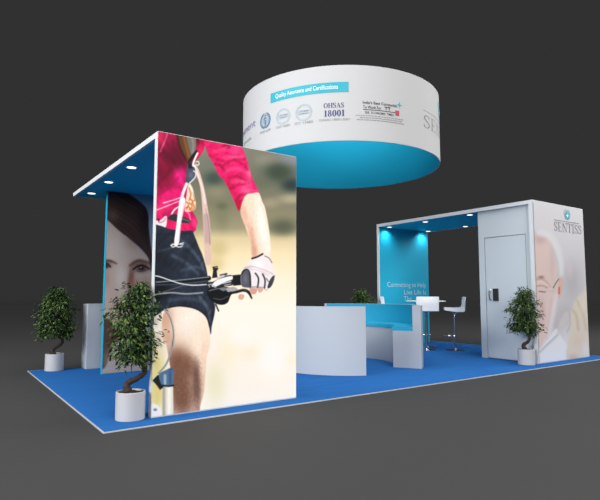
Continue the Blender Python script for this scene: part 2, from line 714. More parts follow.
def spot(x, y, z, target, power, size=60, color=(1, 1, 1)):
    d = bpy.data.lights.new('downlight_beam', 'SPOT')
    d.energy = power
    d.spot_size = math.radians(size)
    d.spot_blend = 1.0
    d.shadow_soft_size = 0.03
    d.color = color
    o = bpy.data.objects.new('downlight_beam', d)
    COL.objects.link(o)
    o.location = (x, y, z)
    o.rotation_euler = (Vector(target) - Vector((x, y, z))).to_track_quat('-Z', 'Y').to_euler()


# ------------------------------------------------------------------ left display stand: cyclist wall, canopy, portrait wall
LX0, LX1, LY0, LH = 0.50, 2.159, 0.268, 2.76
LYC = 4.07
stand = thing('display_stand', 'tall white stand with a cyclist graphic wall and a canopy reaching back', 'display stand', (0, 0, 0))
obj('front_wall', bx(LX0, LX1, LY0 + .004, LY0 + .075, 0, LH), M['white'], stand)
bm = bmesh.new()
box(bm, LX0, LX0 + .03, LY0 + .075, LYC, LH - .056, LH)
box(bm, LX1 - .03, LX1, LY0 + .075, LYC, LH - .056, LH)
box(bm, LX0 + .03, LX1 - .03, LYC - .03, LYC, LH - .056, LH)
box(bm, LX0 + .03, LX1 - .03, LY0 + .075, LYC - .03, LH - .02, LH)
can = obj('canopy', bm, M['white'], stand)
obj('canopy_soffit', bx(LX0 + .03, LX1 - .03, LY0 + .075, LYC - .03, LH - .052, LH - .02), M['teal_dark'], can)
for y in (1.65, 2.66, 3.62):
    downlight(0.67, y, LH - .052, can)
obj('wall_lining', bx(LX0 + .03, LX1 - .03, LY0 + .075, LY0 + .085, 0, LH - .052), M['teal_dark'], stand)
PYB = 3.30
obj('portrait_wall', bx(0.83, LX1, PYB + .004, PYB + .09, 0, LH - .052), M['teal'], stand)

# -- cyclist print
def frame(x0, y0, k):
    """points measured in an enlarged crop, brought to the tracing frame"""
    return lambda *p: [(x0 + k * p[i], y0 + k * p[i + 1]) for i in range(0, len(p), 2)]


fA, fB, fC, fD = frame(150, 128, .15), frame(223, 128, .15), frame(150, 200, .15), frame(223, 200, .15)
fE, fF, fG, fH = frame(150, 270, .15), frame(223, 250, .15), frame(148, 343, .15), frame(190, 230, .18333)

p = Painter(300, 500, [(151.17, 416.66), (295.75, 396.97), (296.28, 157.11), (158.59, 131.18)])
# soft out-of-focus meadow
p.vgrad([(130, (138, 136, 122)), (160, (120, 120, 103)), (180, (110, 112, 95)), (205, (128, 124, 100)), (228, (160, 150, 118)),
         (238, (222, 203, 158)), (255, (243, 224, 182)), (280, (251, 236, 210)), (310, (253, 242, 229)), (350, (253, 242, 230)), (400, (252, 241, 223))])
p.blob(290, 160, 14, 8, (140, 146, 154), .8)
p.blob(266, 160, 12, 6, (150, 145, 130), .6)
p.blob(279, 172, 15, 10, (58, 72, 58), .95)
p.blob(292, 185, 11, 7, (40, 56, 58), .95)
p.blob(262, 183, 9, 6, (100, 104, 82), .6)
p.blob(292, 199, 14, 5, (190, 178, 145), .7)
p.blob(270, 203, 10, 5, (170, 158, 128), .7)
p.blob(283, 227, 16, 9, (88, 92, 74), .95)
p.blob(258, 215, 8, 8, (140, 135, 110), .5)
p.blob(213, 168, 9, 14, (108, 116, 104), .7)
p.blob(214, 178, 10, 7, (62, 78, 70), .95)
p.blob(217, 192, 12, 6, (146, 140, 112), .7)
p.blob(222, 215, 8, 14, (122, 124, 94), .7)
p.blob(222, 206, 6, 4, (86, 96, 70), .6)
p.blob(218, 248, 10, 10, (206, 186, 132), .8)
p.blob(216, 264, 9, 8, (218, 196, 138), .8)
p.blob(250, 352, 12, 8, (250, 232, 200), .6)
p.blob(228, 350, 10, 20, (250, 238, 200), .6)
p.blob(292, 360, 6, 8, (252, 238, 205), .6)
p.blob(272, 357, 14, 20, (254, 248, 244), .7)
p.blob(240, 335, 16, 10, (254, 245, 238), .7)
p.blob(157, 375, 9, 30, (226, 212, 140), .95)
p.blob(157, 395, 7, 14, (216, 200, 120), .8)
p.blob(215, 385, 10, 22, (238, 230, 190), .8)
# far strap hanging behind the torso
strap = fA(280, 235, 318, 262, 352, 360, 376, 470, 381, 505) + fC(400, 160, 405, 290, 410, 412, 370, 424, 362, 290, 355, 150, 345, 0) + fA(330, 370, 292, 270)
p.shape(strap, (226, 192, 184), .6)
p.stroke(fA(300, 258, 350, 400, 366, 500), 1.4, (250, 224, 214), .6)
p.shape(fC(352, 100, 392, 100, 400, 200, 404, 290, 368, 290, 360, 190), (190, 158, 156), 1.6, .8)
p.shape(fC(366, 295, 402, 300, 406, 405, 374, 416), (222, 190, 172), 1.2, .8)
p.stroke(fC(372, 60, 392, 170, 400, 300), .6, (120, 90, 90), .4, .5)
# jersey torso
torso = [(150, 128), (180, 133), (205.5, 138), (204.5, 147), (200, 156), (193, 163), (189, 172), (187, 182), (188, 195), (191, 208), (197, 219), (196.5, 226), (193, 232), (175, 231), (150, 231)]
tm = p.mask(torso, .7)
p.shape(torso, (214, 10, 92), .7)
p.blob(171, 158, 20, 22, (104, 0, 38), 1.0, clip=tm)
p.blob(160, 168, 9, 12, (126, 0, 46), .9, clip=tm)
p.blob(163, 180, 12, 16, (124, 0, 46), .85, clip=tm)
p.blob(185, 150, 9, 18, (96, 0, 34), .8, clip=tm)
p.blob(180, 176, 6, 8, (243, 28, 132), .95, clip=tm)
p.blob(168, 195, 16, 6, (240, 16, 116), .9, -18, clip=tm)
p.blob(160, 208, 12, 7, (246, 40, 112), .9, -20, clip=tm)
p.blob(157, 193, 5, 8, (150, 0, 60), .7, clip=tm)
p.blob(160, 136, 5, 8, (226, 34, 90), .9, clip=tm)
p.stroke(fA(118, 35, 98, 90, 70, 155), 1.3, (252, 110, 150), .9, .8, clip=tm)
p.stroke(fA(150, 90, 165, 190, 130, 290, 60, 360), 2.5, (88, 0, 32), 1.8, .6, clip=tm)
p.stroke(fA(190, 330, 120, 400, 60, 440), 2.0, (150, 0, 62), 1.5, .7, clip=tm)
p.stroke(fA(90, 498, 160, 478, 215, 458), 1.1, (255, 214, 226), .5, .9, clip=tm)
p.stroke(fC(28, 72, 110, 40, 190, 8), 1.1, (255, 200, 216), .5, .9, clip=tm)
p.blob(180, 226, 14, 4, (226, 20, 94), .9, clip=tm)
p.blob(195, 222, 2.5, 6, (240, 70, 130), .8, clip=tm)
p.shape(fA(300, 62, 365, 80, 350, 140, 318, 185, 300, 150), (176, 4, 62), .8, clip=tm)
p.blob(201, 149, 3, 5, (226, 24, 88), .8, clip=tm)
p.blob(197, 141, 3, 4, (104, 0, 36), .8, clip=tm)
p.noise(3.5, 10, .09, tm, 9, -30)
p.noise(1.2, 1.5, .03, tm, 10)
# shoulder strap and buckle
p.shape(fA(178, 38, 248, 48, 276, 150, 272, 205, 254, 222, 218, 178, 192, 105), (98, 58, 28), .6)
p.stroke(fA(182, 42, 198, 120, 240, 210), 1.8, (58, 18, 22), .7)
p.stroke(fA(225, 50, 240, 110, 262, 190), 2.2, (150, 98, 50), 1.0, .7)
p.shape(fA(246, 50, 302, 60, 308, 140, 285, 190, 268, 160), (112, 108, 100), .7)
p.stroke(fA(280, 60, 290, 110, 285, 160), 2.0, (150, 148, 140), 1.0, .7)
p.shape(fA(308, 148, 314, 165, 272, 228, 252, 236, 262, 205), (26, 22, 26), .6)
p.shape(fA(252, 240, 285, 232, 302, 280, 298, 318, 262, 366, 240, 366, 244, 300), (66, 72, 92), .6)
p.shape(fA(258, 235, 285, 235, 292, 262, 260, 268), (28, 28, 36), .6)
p.blob(191, 175, 3, 4, (104, 112, 136), .7)
p.stroke(fA(292, 285, 306, 300, 300, 330, 262, 368), 1.2, (232, 222, 222), .5)
p.stroke(fA(318, 168, 300, 205, 288, 245, 300, 255), 2.0, (246, 238, 230), .5)
p.stroke(fA(308, 225, 322, 222, 328, 238, 318, 248, 306, 240), .9, (244, 236, 226), .4)
# mesh pocket and clips in front of the chest
p.shape(fA(258, 372, 285, 400, 300, 470, 306, 500) + fC(300, 60, 262, 78, 232, 70, 238, 10), (244, 222, 196), .8)
for q in (fC(240, 10, 258, 30, 244, 60), fC(238, 52, 256, 44, 270, 62), fA(270, 470, 286, 486, 300, 478), fC(262, 18, 282, 40, 262, 66), fC(285, 20, 296, 48, 275, 72), fA(262, 400, 272, 440, 262, 480), fA(282, 430, 292, 470, 280, 500)):
    p.stroke(q, 1.3, (206, 104, 44), .7, .9)
p.stroke(fA(268, 385, 282, 430, 290, 480), .7, (255, 250, 240), .4)
p.stroke(fC(250, 78, 262, 96, 270, 130), 1.3, (240, 130, 160), .6)
# waist strap and white label
p.shape(fC(118, 122, 150, 92, 182, 96, 262, 128, 262, 152, 190, 148, 140, 132), (42, 44, 50), .6)
p.stroke(fC(190, 122, 230, 128, 262, 142), 1.6, (96, 98, 104), .7)
p.stroke(fC(145, 90, 165, 62, 185, 48), 1.6, (240, 226, 226), .5)
p.shape(fC(34, 130, 60, 138, 108, 104, 112, 150, 96, 188, 34, 186), (246, 224, 228), .7)
p.stroke(fC(34, 128, 60, 126, 58, 140), 1.2, (40, 34, 40), .5)
p.stroke(fC(60, 150, 88, 142, 104, 122), 1.2, (190, 140, 150), .6)
# shorts
shorts = fC(-40, 200, 150, 196, 230, 204, 280, 202, 296, 235, 326, 310, 352, 372, 376, 460) + fE(385, 50, 405, 170, 432, 230, 430, 290, 412, 372, 404, 428, 392, 380, 368, 310, 300, 262, 200, 244, 110, 258, -40, 290)
p.shape(shorts, (36, 44, 58), .6)
sm_ = p.mask(shorts, .6)
p.blob(160, 240, 16, 10, (24, 30, 42), .8, clip=sm_)
p.blob(160, 262, 18, 14, (18, 24, 34), .85, clip=sm_)
p.blob(160, 288, 12, 12, (10, 14, 20), .95, clip=sm_)
p.blob(182, 262, 8, 20, (36, 46, 62), .6, -25, clip=sm_)
p.stroke(fC(40, 228, 140, 226, 270, 222), 1.6, (22, 28, 38), .9, .9, clip=sm_)
p.stroke(fC(60, 340, 160, 315, 250, 310), 1.8, (66, 78, 96), 1.2, .7, clip=sm_)
p.stroke(fC(170, 255, 240, 290, 330, 400, 366, 480), 2.2, (74, 88, 106), 1.6, .8, clip=sm_)
p.stroke(fC(230, 330, 290, 380, 340, 470), 1.8, (24, 32, 44), 1.3, .8, clip=sm_)
p.stroke(fC(150, 370, 230, 410, 320, 490), 2.4, (86, 98, 116), 1.8, .7, clip=sm_)
p.stroke(fC(210, 470, 300, 445, 350, 460), 2.2, (80, 92, 110), 1.6, .7, clip=sm_)
p.stroke(fE(130, 200, 250, 190, 350, 215, 415, 290), 2.8, (64, 76, 94), 2.0, .8, clip=sm_)
p.stroke(fE(330, 180, 380, 250, 402, 340), 2.0, (84, 96, 112), 1.5, .8, clip=sm_)
p.stroke(fE(405, 200, 420, 260, 410, 340), 1.6, (26, 34, 46), 1.0, .8, clip=sm_)
p.stroke(fE(120, 250, 200, 238, 305, 256, 372, 306, 396, 380), .9, (18, 22, 30), .5, .9, clip=sm_)
p.noise(2.6, 9, .10, sm_, 7, 35)
p.noise(1.1, 1.4, .06, sm_, 8)
# leg
leg = fE(100, 272, 125, 258, 200, 246, 300, 264, 366, 312, 388, 370, 397, 430, 396, 505) + fG(390, 90, 384, 170, 377, 250, 370, 330, 345, 420, 325, 520, 160, 520, 150, 420, 150, 250, 146, 150, 118, 0) + fE(92, 490, 78, 410, 80, 330)
p.shape(leg, (246, 216, 192), .7)
lm = p.mask(leg, .7)
p.blob(191, 320, 20, 20, (255, 241, 227), 1.0, clip=lm)
p.blob(200, 345, 8, 20, (254, 232, 212), .95, clip=lm)
p.blob(202, 332, 9, 18, (254, 234, 212), .9, clip=lm)
p.blob(166, 318, 7, 14, (216, 166, 142), .9, clip=lm)
p.blob(168, 338, 6, 9, (214, 166, 142), .8, clip=lm)
p.blob(177, 360, 12, 14, (140, 94, 74), .95, clip=lm)
p.blob(188, 366, 7, 12, (130, 86, 68), .8, clip=lm)
p.blob(178, 378, 13, 22, (122, 82, 64), .95, clip=lm)
p.blob(182, 398, 13, 22, (118, 78, 60), .95, clip=lm)
p.blob(197, 388, 5, 20, (88, 56, 44), .75, clip=lm)
p.blob(196, 372, 4, 12, (96, 62, 50), .6, clip=lm)
p.blob(205, 360, 5, 26, (248, 216, 190), .9, clip=lm)
p.blob(204, 390, 3.4, 18, (226, 184, 156), .8, clip=lm)
p.blob(200, 410, 4, 8, (170, 120, 96), .7, clip=lm)
p.speckle(380, (168, 354, 202, 416), 1.5, .28, (70, 44, 34), .26, 75, 25, clip=lm)
p.speckle(160, (176, 375, 202, 414), 1.2, .28, (196, 158, 134), .35, 75, 25, clip=lm)
p.noise(1.2, 1.6, .010, lm, 5)
p.blob(168.5, 331.5, .9, .9, (90, 60, 50), .8, clip=lm)
# bicycle fork, cables
p.stroke(fG(165, -20, 150, 60, 120, 140, 70, 200), 1.8, (150, 152, 154), .5)
p.shape(fG(92, 285, 166, 284, 168, 520, 96, 520), (228, 220, 200), .5, smooth=False)
p.stroke(fG(104, 290, 104, 500), 2.6, (150, 142, 124), 1.2, .8, False)
p.stroke(fG(140, 290, 140, 500), 3.2, (252, 247, 236), 1.2, .8, False)
p.shape(fG(28, 248, 60, 215, 95, 205, 100, 295, 78, 312, 56, 280), (24, 28, 34), .6, smooth=False)
p.shape(fG(72, 208, 120, 178, 152, 168, 172, 192, 166, 275, 150, 284, 96, 284, 84, 268), (82, 112, 142), .6)
p.stroke(fG(112, 215, 112, 270), 2.4, (184, 208, 226), 1.0, .8, False)
p.stroke(fG(146, 200, 146, 272), 2.2, (52, 84, 120), 1.0, .8, False)
p.blob(170.5, 369.5, 2.2, 1.4, (24, 92, 178), .95)
p.stroke(fG(85, 280, 130, 286, 168, 282), 1.8, (30, 34, 40), .5)
p.shape(fG(10, 415, 40, 405, 70, 420, 90, 470, 80, 510, 10, 520), (240, 232, 230), .8)
p.blob(155, 409.5, 1.8, 1.3, (80, 84, 100), .9)
p.stroke(fE(95, 262, 130, 305, 152, 375, 158, 440, 152, 500), 1.6, (70, 74, 78), .4)
p.stroke(fE(97, 262, 132, 305, 154, 375, 160, 440, 154, 500), .8, (214, 216, 214), .4)
# handlebar
p.stroke(fE(10, 92, 120, 86, 250, 70, 392, 54), 4.6, (14, 18, 24), .6)
p.stroke(fE(30, 98, 200, 92, 380, 72), 1.2, (74, 84, 96), .6, .8)
p.stroke(fE(40, 80, 200, 66, 390, 46), 1.0, (150, 160, 172), .5, .9)
p.stroke(fE(10, 35, 60, 42, 130, 66, 200, 88, 280, 100, 375, 96), 1.0, (232, 234, 236), .4)
p.stroke(fE(-10, 172, 60, 158, 150, 150, 240, 158, 350, 150), 1.5, (150, 156, 162), .5)
p.stroke(fE(60, 155, 130, 132, 230, 100), .8, (120, 110, 110), .5, .8)
# brake and shifter unit
p.shape(fH(95, 325, 140, 300, 230, 318, 262, 330, 225, 352, 205, 395, 170, 408, 130, 395, 100, 365), (14, 16, 20), .6)
p.shape(fH(100, 285, 128, 280, 180, 255, 225, 245, 236, 268, 232, 300, 180, 306, 120, 318), (34, 38, 44), .6)
p.shape(fH(118, 302, 150, 270, 226, 250, 232, 268, 195, 282, 140, 308), (240, 238, 238), .5)
p.stroke(fH(180, 290, 222, 280), 1.2, (200, 202, 206), .4)
p.stroke(fH(190, 300, 222, 294), .8, (190, 190, 196), .4)
p.shape(fH(122, 200, 150, 196, 154, 212, 146, 222, 150, 258, 120, 262, 126, 220), (30, 32, 38), .5, smooth=False)
p.stroke(fH(136, 204, 148, 204), .8, (150, 150, 156), .4)
p.blob(225.5, 274.5, 1.5, 1.2, (52, 52, 60), .9)
p.stroke(fH(165, 245, 200, 238), 1.4, (60, 62, 68), .5)
p.stroke(fH(105, 330, 160, 318, 210, 322), 1.0, (128, 132, 138), .5, .9)
p.stroke(fH(130, 372, 170, 378, 205, 362), .9, (96, 100, 108), .5, .8)
p.stroke(fH(100, 300, 118, 296, 140, 312), 1.2, (190, 192, 196), .4, .9)
p.stroke(fH(150, 262, 178, 248), .9, (170, 172, 178), .4, .9)
p.shape(fH(160, 318, 190, 312, 205, 322, 180, 332), (120, 122, 128), .5)
p.shape(fH(200, 318, 240, 310, 262, 328, 230, 346, 205, 336), (176, 168, 168), .6)
p.stroke(fH(208, 345, 250, 338, 290, 328, 318, 338, 336, 372), [2.6, 2.6, 3.0, 3.0, 1.4], (16, 18, 22), .5)
p.stroke(fH(230, 336, 280, 324, 310, 330), .6, (120, 120, 124), .4, .8)
p.stroke(fH(140, 405, 155, 440), 1.5, (30, 32, 36), .5)
p.shape(fH(232, 246, 292, 240, 296, 298, 236, 304), (20, 22, 26), .5, smooth=False)
# sleeve
sleeve = fA(365, 84, 430, 96, 505, 104) + fB(20, 96, 110, 114, 142, 162, 166, 232, 192, 322, 226, 398, 242, 432, 196, 432, 156, 442, 134, 484, 112, 506, 84, 500, 40, 404, 2, 340) + fA(462, 318, 425, 240, 384, 168, 372, 122)
p.shape(sleeve, (234, 22, 102), .7)
sl = p.mask(sleeve, .7)
p.blob(236, 152, 7, 10, (248, 62, 126), .85, clip=sl)
p.blob(229, 186, 6, 10, (206, 0, 70), .8, clip=sl)
p.blob(245, 190, 6, 10, (252, 84, 140), .85, clip=sl)
p.blob(214, 150, 6, 8, (206, 6, 80), .8, clip=sl)
p.blob(250, 172, 3, 8, (255, 130, 160), .7, clip=sl)
for q, w, c in ((fB(0, 120, 40, 110, 40, 125), 2, (150, 0, 50)), (fB(0, 250, 60, 215, 140, 205), 1.5, (168, 0, 60)), (fB(80, 215, 130, 240, 165, 275), 1.5, (170, 0, 62)),
                (fB(40, 330, 100, 325, 150, 350), 1.5, (176, 0, 60)), (fB(60, 410, 110, 380, 170, 370), 1.8, (180, 0, 64)), (fA(400, 180, 450, 210, 500, 220), 1.5, (170, 0, 64)),
                (fA(440, 240, 470, 250, 500, 290), 2.0, (150, 0, 56)), (fB(90, 490, 110, 450, 150, 440), 2.0, (176, 0, 52)), (fB(20, 165, 70, 180, 120, 180), 1.2, (190, 4, 76))):
    p.stroke(q, w * 1.3, c, 1.5, .8, clip=sl)
for q in (fB(10, 200, 60, 190, 130, 190), fB(20, 290, 90, 270, 160, 300), fA(430, 155, 465, 150, 495, 140), fB(60, 360, 120, 350, 180, 380), fB(150, 430, 190, 415, 236, 425)):
    p.stroke(q, 2.6, (255, 112, 150), 2.0, .55, clip=sl)
p.noise(2.6, 6, .05, sl, 11, 60)
p.noise(1.1, 1.3, .04, sl, 12)
# forearm
arm = fB(134, 484, 158, 444, 200, 434, 240, 434, 262, 490) + fD(280, 50, 300, 150, 312, 240, 320, 330, 324, 410, 262, 400, 200, 392, 186, 310, 178, 262, 150, 180, 118, 84)
p.shape(arm, (250, 222, 198), .7)
am = p.mask(arm, .7)
p.blob(244, 215, 4, 14, (228, 172, 148), .75, -10, clip=am)
p.blob(252, 238, 3.4, 16, (222, 164, 138), .8, -8, clip=am)
p.blob(254, 252, 4, 8, (212, 150, 124), .7, clip=am)
p.blob(262, 225, 5, 26, (255, 246, 236), .95, -8, clip=am)
p.blob(268, 245, 3, 14, (255, 240, 226), .8, clip=am)
p.speckle(90, (240, 204, 257, 256), 2.4, .2, (190, 128, 100), .30, 72, 16, clip=am)
p.noise(1.5, 2.5, .012, am, 6)
p.shape(fD(78, -4, 118, 0, 130, -20, 108, 72), (196, 4, 56), .6)
# glove and fingers
p.shape(fF(104, 300, 122, 294, 140, 300, 136, 322, 118, 332, 102, 320), (222, 166, 146), .5)
p.shape(fF(178, 240, 226, 244, 222, 284, 204, 296, 184, 284), (214, 158, 140), .5)
p.shape(fF(230, 244, 266, 250, 264, 272, 246, 284, 232, 274), (222, 170, 150), .5)
p.shape(fF(270, 250, 300, 255, 296, 268, 280, 268), (226, 180, 160), .5)
glove = fF(118, 190, 126, 140, 150, 104, 190, 66, 224, 52, 262, 30, 296, 48, 322, 84, 338, 130, 344, 170, 336, 212, 318, 246, 292, 262, 262, 250, 230, 254, 196, 252, 160, 250, 126, 240)
p.shape(glove, (240, 230, 232), .6)
gm = p.mask(glove, .6)
p.blob(258, 266, 5, 5, (255, 250, 250), .8, clip=gm)
p.blob(247, 268, 5, 2, (206, 184, 190), .7, -20, clip=gm)
p.stroke(fF(140, 122, 200, 110, 290, 140, 330, 160), 1.0, (206, 178, 184), .7, .8, clip=gm)
p.stroke(fF(150, 135, 220, 130, 300, 165), .8, (214, 190, 196), .6, .8, clip=gm)
p.shape(fF(118, 170, 130, 138, 160, 134, 178, 165, 182, 250, 130, 250, 120, 220), (84, 86, 96), .6, clip=gm)
p.blob(245.5, 279, 2, 5, (120, 122, 132), .6, clip=gm)
p.stroke(fF(122, 160, 140, 135, 165, 132, 180, 165, 183, 250), 1.4, (24, 24, 30), .5, 1, clip=gm)
p.stroke(fF(216, 155, 236, 190, 230, 250), 1.5, (36, 36, 42), .5, 1, clip=gm)
p.stroke(fF(264, 160, 280, 200, 276, 255), 1.5, (36, 36, 42), .5, 1, clip=gm)
p.shape(fF(312, 200, 336, 170, 348, 175, 338, 220, 316, 252, 296, 250), (58, 58, 66), .5, clip=gm)
p.stroke(fF(290, 190, 306, 212, 318, 205), .9, (70, 70, 78), .5, .9, clip=gm)
p.stroke(fF(184, 246, 228, 246), 1.1, (120, 116, 122), .5, .8, clip=gm)
p.stroke(fF(238, 248, 272, 250), 1.1, (120, 116, 122), .5, .8, clip=gm)
p.stroke(fF(194, 56, 226, 46, 264, 26), 1.7, (30, 26, 30), .5)
p.stroke(fF(280, 40, 306, 54, 326, 84), .8, (88, 76, 80), .5, .9)
# near strap with frayed end
p.stroke(fA(245, 372, 222, 430, 205, 500), 3.0, (246, 232, 232), .6)
p.shape(fC(200, -6, 236, -6, 222, 80, 205, 170, 192, 288, 162, 294, 176, 170), (252, 246, 244), .6)
p.stroke(fC(226, 20, 206, 150, 192, 270), .7, (206, 186, 186), .5, .8)
for q in (fC(140, 302, 170, 292, 220, 296), fC(150, 290, 190, 312, 215, 306), fC(140, 298, 152, 312, 180, 302), fC(200, 290, 224, 285)):
    p.stroke(q, .9, (244, 238, 236), .4)
cyc = p.build('cyclist_graphic', M['photo_print'], (.505, LY0, .012), (1.65, 0, 0), (0, 0, 2.743), stand, 1.0)
cyc['label'] = 'printed cyclist in a red jersey gripping a handlebar'

# -- woman print
fI, fJ, fK = frame(100, 185, .12), frame(100, 235, .12), frame(100, 290, .18)
p = Painter(210, 420, [(102.12, 373.45), (187.72, 366.37), (191.07, 200.2), (108.38, 190.8)])
p.vgrad([(190, (120, 150, 176)), (240, (150, 170, 190)), (300, (190, 190, 196)), (375, (205, 196, 190))])
face = fI(40, 260, 120, 340, 220, 420, 320, 520) + [(150, 262), (151, 285), (148, 305), (140, 325), (128, 340), (110, 345), (95, 340), (90, 290)]
p.shape(face, (214, 190, 176), 1.2)
fm = p.mask(face, 1.2)
p.blob(118, 248, 14, 16, (226, 208, 196), .9, clip=fm)
p.blob(134, 240, 10, 10, (180, 150, 134), .7, clip=fm)
p.blob(121, 277, 6, 14, (238, 222, 212), .9, clip=fm)
p.blob(131, 278, 3.2, 12, (138, 92, 76), .9, 6, clip=fm)
p.blob(134, 287, 6, 9, (168, 120, 102), .7, clip=fm)
p.blob(146, 290, 6, 12, (176, 132, 116), .7, clip=fm)
p.blob(106, 278, 4, 10, (196, 156, 140), .7, clip=fm)
p.blob(130, 318, 22, 16, (210, 178, 164), .7, clip=fm)
p.shape([(108, 330), (118, 325), (124, 328), (131, 325), (140, 331), (130, 337), (118, 338)], (176, 84, 84), .9)
p.stroke([(108, 330), (118, 330.5), (125, 331.5), (132, 330), (140, 331)], .8, (96, 40, 44), .6, .8)
p.shape([(118, 302), (124, 306), (131, 303), (132, 307), (124, 310), (118, 307)], (160, 104, 90), 1.0, .8)
# eyes and brows
p.stroke(fJ(250, 252, 290, 226, 335, 214, 415, 232), [1.5, 3.2, 3.4, 1.8], (84, 56, 46), 1.4, .8)
p.stroke(fJ(45, 212, 90, 215, 140, 238), [2.4, 2.6, 1.0], (100, 70, 56), .8, .85)
p.blob(141, 267, 9, 5, (112, 78, 68), .9, clip=fm)
p.shape(fJ(290, 285, 320, 262, 360, 258, 400, 282, 360, 298, 320, 298), (138, 118, 114), .6)
p.blob(141.5, 268, 3.4, 2.6, (44, 26, 26), .98)
p.blob(140.8, 267.2, .7, .7, (220, 220, 226), .9)
p.stroke(fJ(278, 284, 315, 258, 360, 252, 410, 280), 1.5, (40, 24, 24), .5)
p.stroke(fJ(310, 300, 350, 304, 395, 290), .8, (110, 74, 66), .6, .8)
p.stroke(fJ(300, 248, 345, 238, 400, 252), .7, (120, 84, 74), .6, .7)
p.blob(106, 264, 6, 4, (124, 88, 76), .8, clip=fm)
p.shape(fJ(40, 240, 62, 238, 84, 262, 60, 275, 40, 268), (120, 104, 102), .6)
p.blob(105.8, 265, 2.2, 2.4, (52, 32, 32), .95)
p.stroke(fJ(30, 244, 60, 236, 88, 264), 1.3, (50, 30, 30), .5)
# hair
hair = fI(40, 80, 66, 62, 130, 38, 230, 68, 320, 128, 378, 182, 402, 250, 404, 350, 420, 500) + fJ(440, 200, 425, 300, 412, 215, 396, 172, 345, 112, 284, 62, 206, -4) + fI(200, 412, 130, 352, 66, 288, 40, 260)
p.shape(hair, (66, 46, 42), 1.0)
hm = p.mask(hair, 1.0)
for i in range(26):
    t = i / 25
    q = [(104 + 8 * t, 219 - 27 * t), (118 + 10 * t, 226 - 24 * t), (134 + 10 * t, 240 - 26 * t), (148 + 4 * t, 262 - 20 * t)]
    c = [(112, 86, 76), (40, 26, 26), (92, 68, 60), (30, 20, 22)][i % 4]
    p.stroke(q, p.rng.uniform(.6, 1.5), c, .8, .55, clip=hm)
p.blob(112, 215, 7, 6, (120, 94, 82), .6, 30, clip=hm)
p.blob(146, 222, 7, 16, (34, 22, 24), .7, clip=hm)
p.shape([(103, 322), (110, 320), (118, 332), (112, 350), (104, 368), (98, 360)], (84, 58, 48), 1.5, .9)
p.blob(120, 360, 16, 12, (216, 198, 182), .8)
p.build('portrait_graphic', M['photo_print'], (.835, PYB, .012), (1.32, 0, 0), (0, 0, 2.69), stand, .74)['label'] = 'printed close-up of a dark-haired woman'


# ------------------------------------------------------------------ right pavilion
RX0, RX1, RY0, RY1, RH = 7.098, 8.827, 0.281, 4.112, 2.787
pav = thing('storage_pavilion', 'white storage booth with a door and an open teal lounge bay under a flat roof', 'pavilion', (0, 0, 0))
bm = bmesh.new()
box(bm, RX0, RX0 + .04, RY0, RY1, RH - .066, RH)
box(bm, RX1 - .04, RX1, RY0, RY1, RH - .066, RH)
box(bm, RX0 + .04, RX1 - .04, RY0, RY0 + .04, RH - .066, RH)
box(bm, RX0 + .04, RX1 - .04, RY1 - .04, RY1, RH - .066, RH)
box(bm, RX0 + .04, RX1 - .04, RY0 + .04, RY1 - .04, RH - .02, RH)
roof = obj('roof', bm, M['white'], pav)
obj('roof_soffit', bx(RX0 + .04, RX1 - .04, RY0 + .04, RY1 - .04, RH - .062, RH - .02), M['teal_dark'], roof)
for x, y in [(7.33, 3.93), (7.34, 2.86), (7.29, 1.69), (8.66, 3.93), (8.66, 2.83), (8.66, 1.69)]:
    downlight(x, y, RH - .062, roof)
spot(7.33, 3.94, RH - .08, (7.33, 4.02, 1.9), 19, 135, (0.8, 1, 1))
spot(8.56, 3.94, RH - .08, (8.56, 4.02, 1.9), 19, 135, (0.8, 1, 1))
BWY = 4.06
bm = bmesh.new()
box(bm, RX0, RX0 + .022, BWY - .012, RY1, 0, RH - .066)
box(bm, RX0 + .022, 8.79, BWY + .01, RY1, 0, RH - .066)
obj('end_wall', bm, M['white'], pav)
bw = obj('teal_back_panel', bx(RX0 + .022, 8.79, BWY, BWY + .01, 0, RH - .066), M['teal'], pav)
wallmap = lambda u, v: (u, BWY - .003, v)
tx = []
tx.append(fit(font_polys('Committing to Help', .014), 7.365, 8.68, 1.305, 1.455))
tx.append(fit(font_polys('Live Life Is', .014), 7.92, 8.68, 1.165, 1.275))
tx.append(fit(font_polys('The', .014), 7.90, 8.17, 1.01, 1.125))
for t_ in tx:
    decal('slogan_line', [t_], M['pale_print'], wallmap, bw)

# storage box
SY1 = 1.405
bm = bmesh.new()
DX = RX0 + .045
DY0, DY1, DZ = 0.454, 1.275, 2.21
box(bm, DX, DX + .05, DY1 + .006, SY1, 0, RH - .066)
box(bm, DX, DX + .05, RY0 + .07, DY0 - .006, 0, RH - .066)
box(bm, DX, DX + .05, DY0 - .006, DY1 + .006, DZ + .006, RH - .066)
box(bm, DX + .05, RX1, SY1 - .04, SY1, 0, RH - .066)
box(bm, RX1 - .04, RX1, RY0 + .04, SY1 - .04, 0, RH - .066)
obj('storage_wall', bm, M['door'], pav)
obj('corner_post', bx(RX0, RX0 + .095, RY0 + .006, RY0 + .07, 0, RH - .066), M['white'], pav)
obj('front_panel', bx(RX0 + .095, RX1, RY0 + .006, RY0 + .045, 0, RH - .066), M['white'], pav)
obj('door_gap_backing', bx(DX + .04, DX + .05, DY0 - .006, DY1 + .006, 0, DZ + .006), M['gap'], pav)  # dark sheet behind the whole door, makes the slit around it read dark
door = obj('door', bx(DX + .004, DX + .039, DY0 + .004, DY1 - .004, 0.012, DZ - .004, .003), M['door'], pav)
obj('lock_plate', bx(DX - .018, DX + .004, 1.015, 1.125, 1.045, 1.27, .006), M['lock'], door)
bm = bmesh.new()
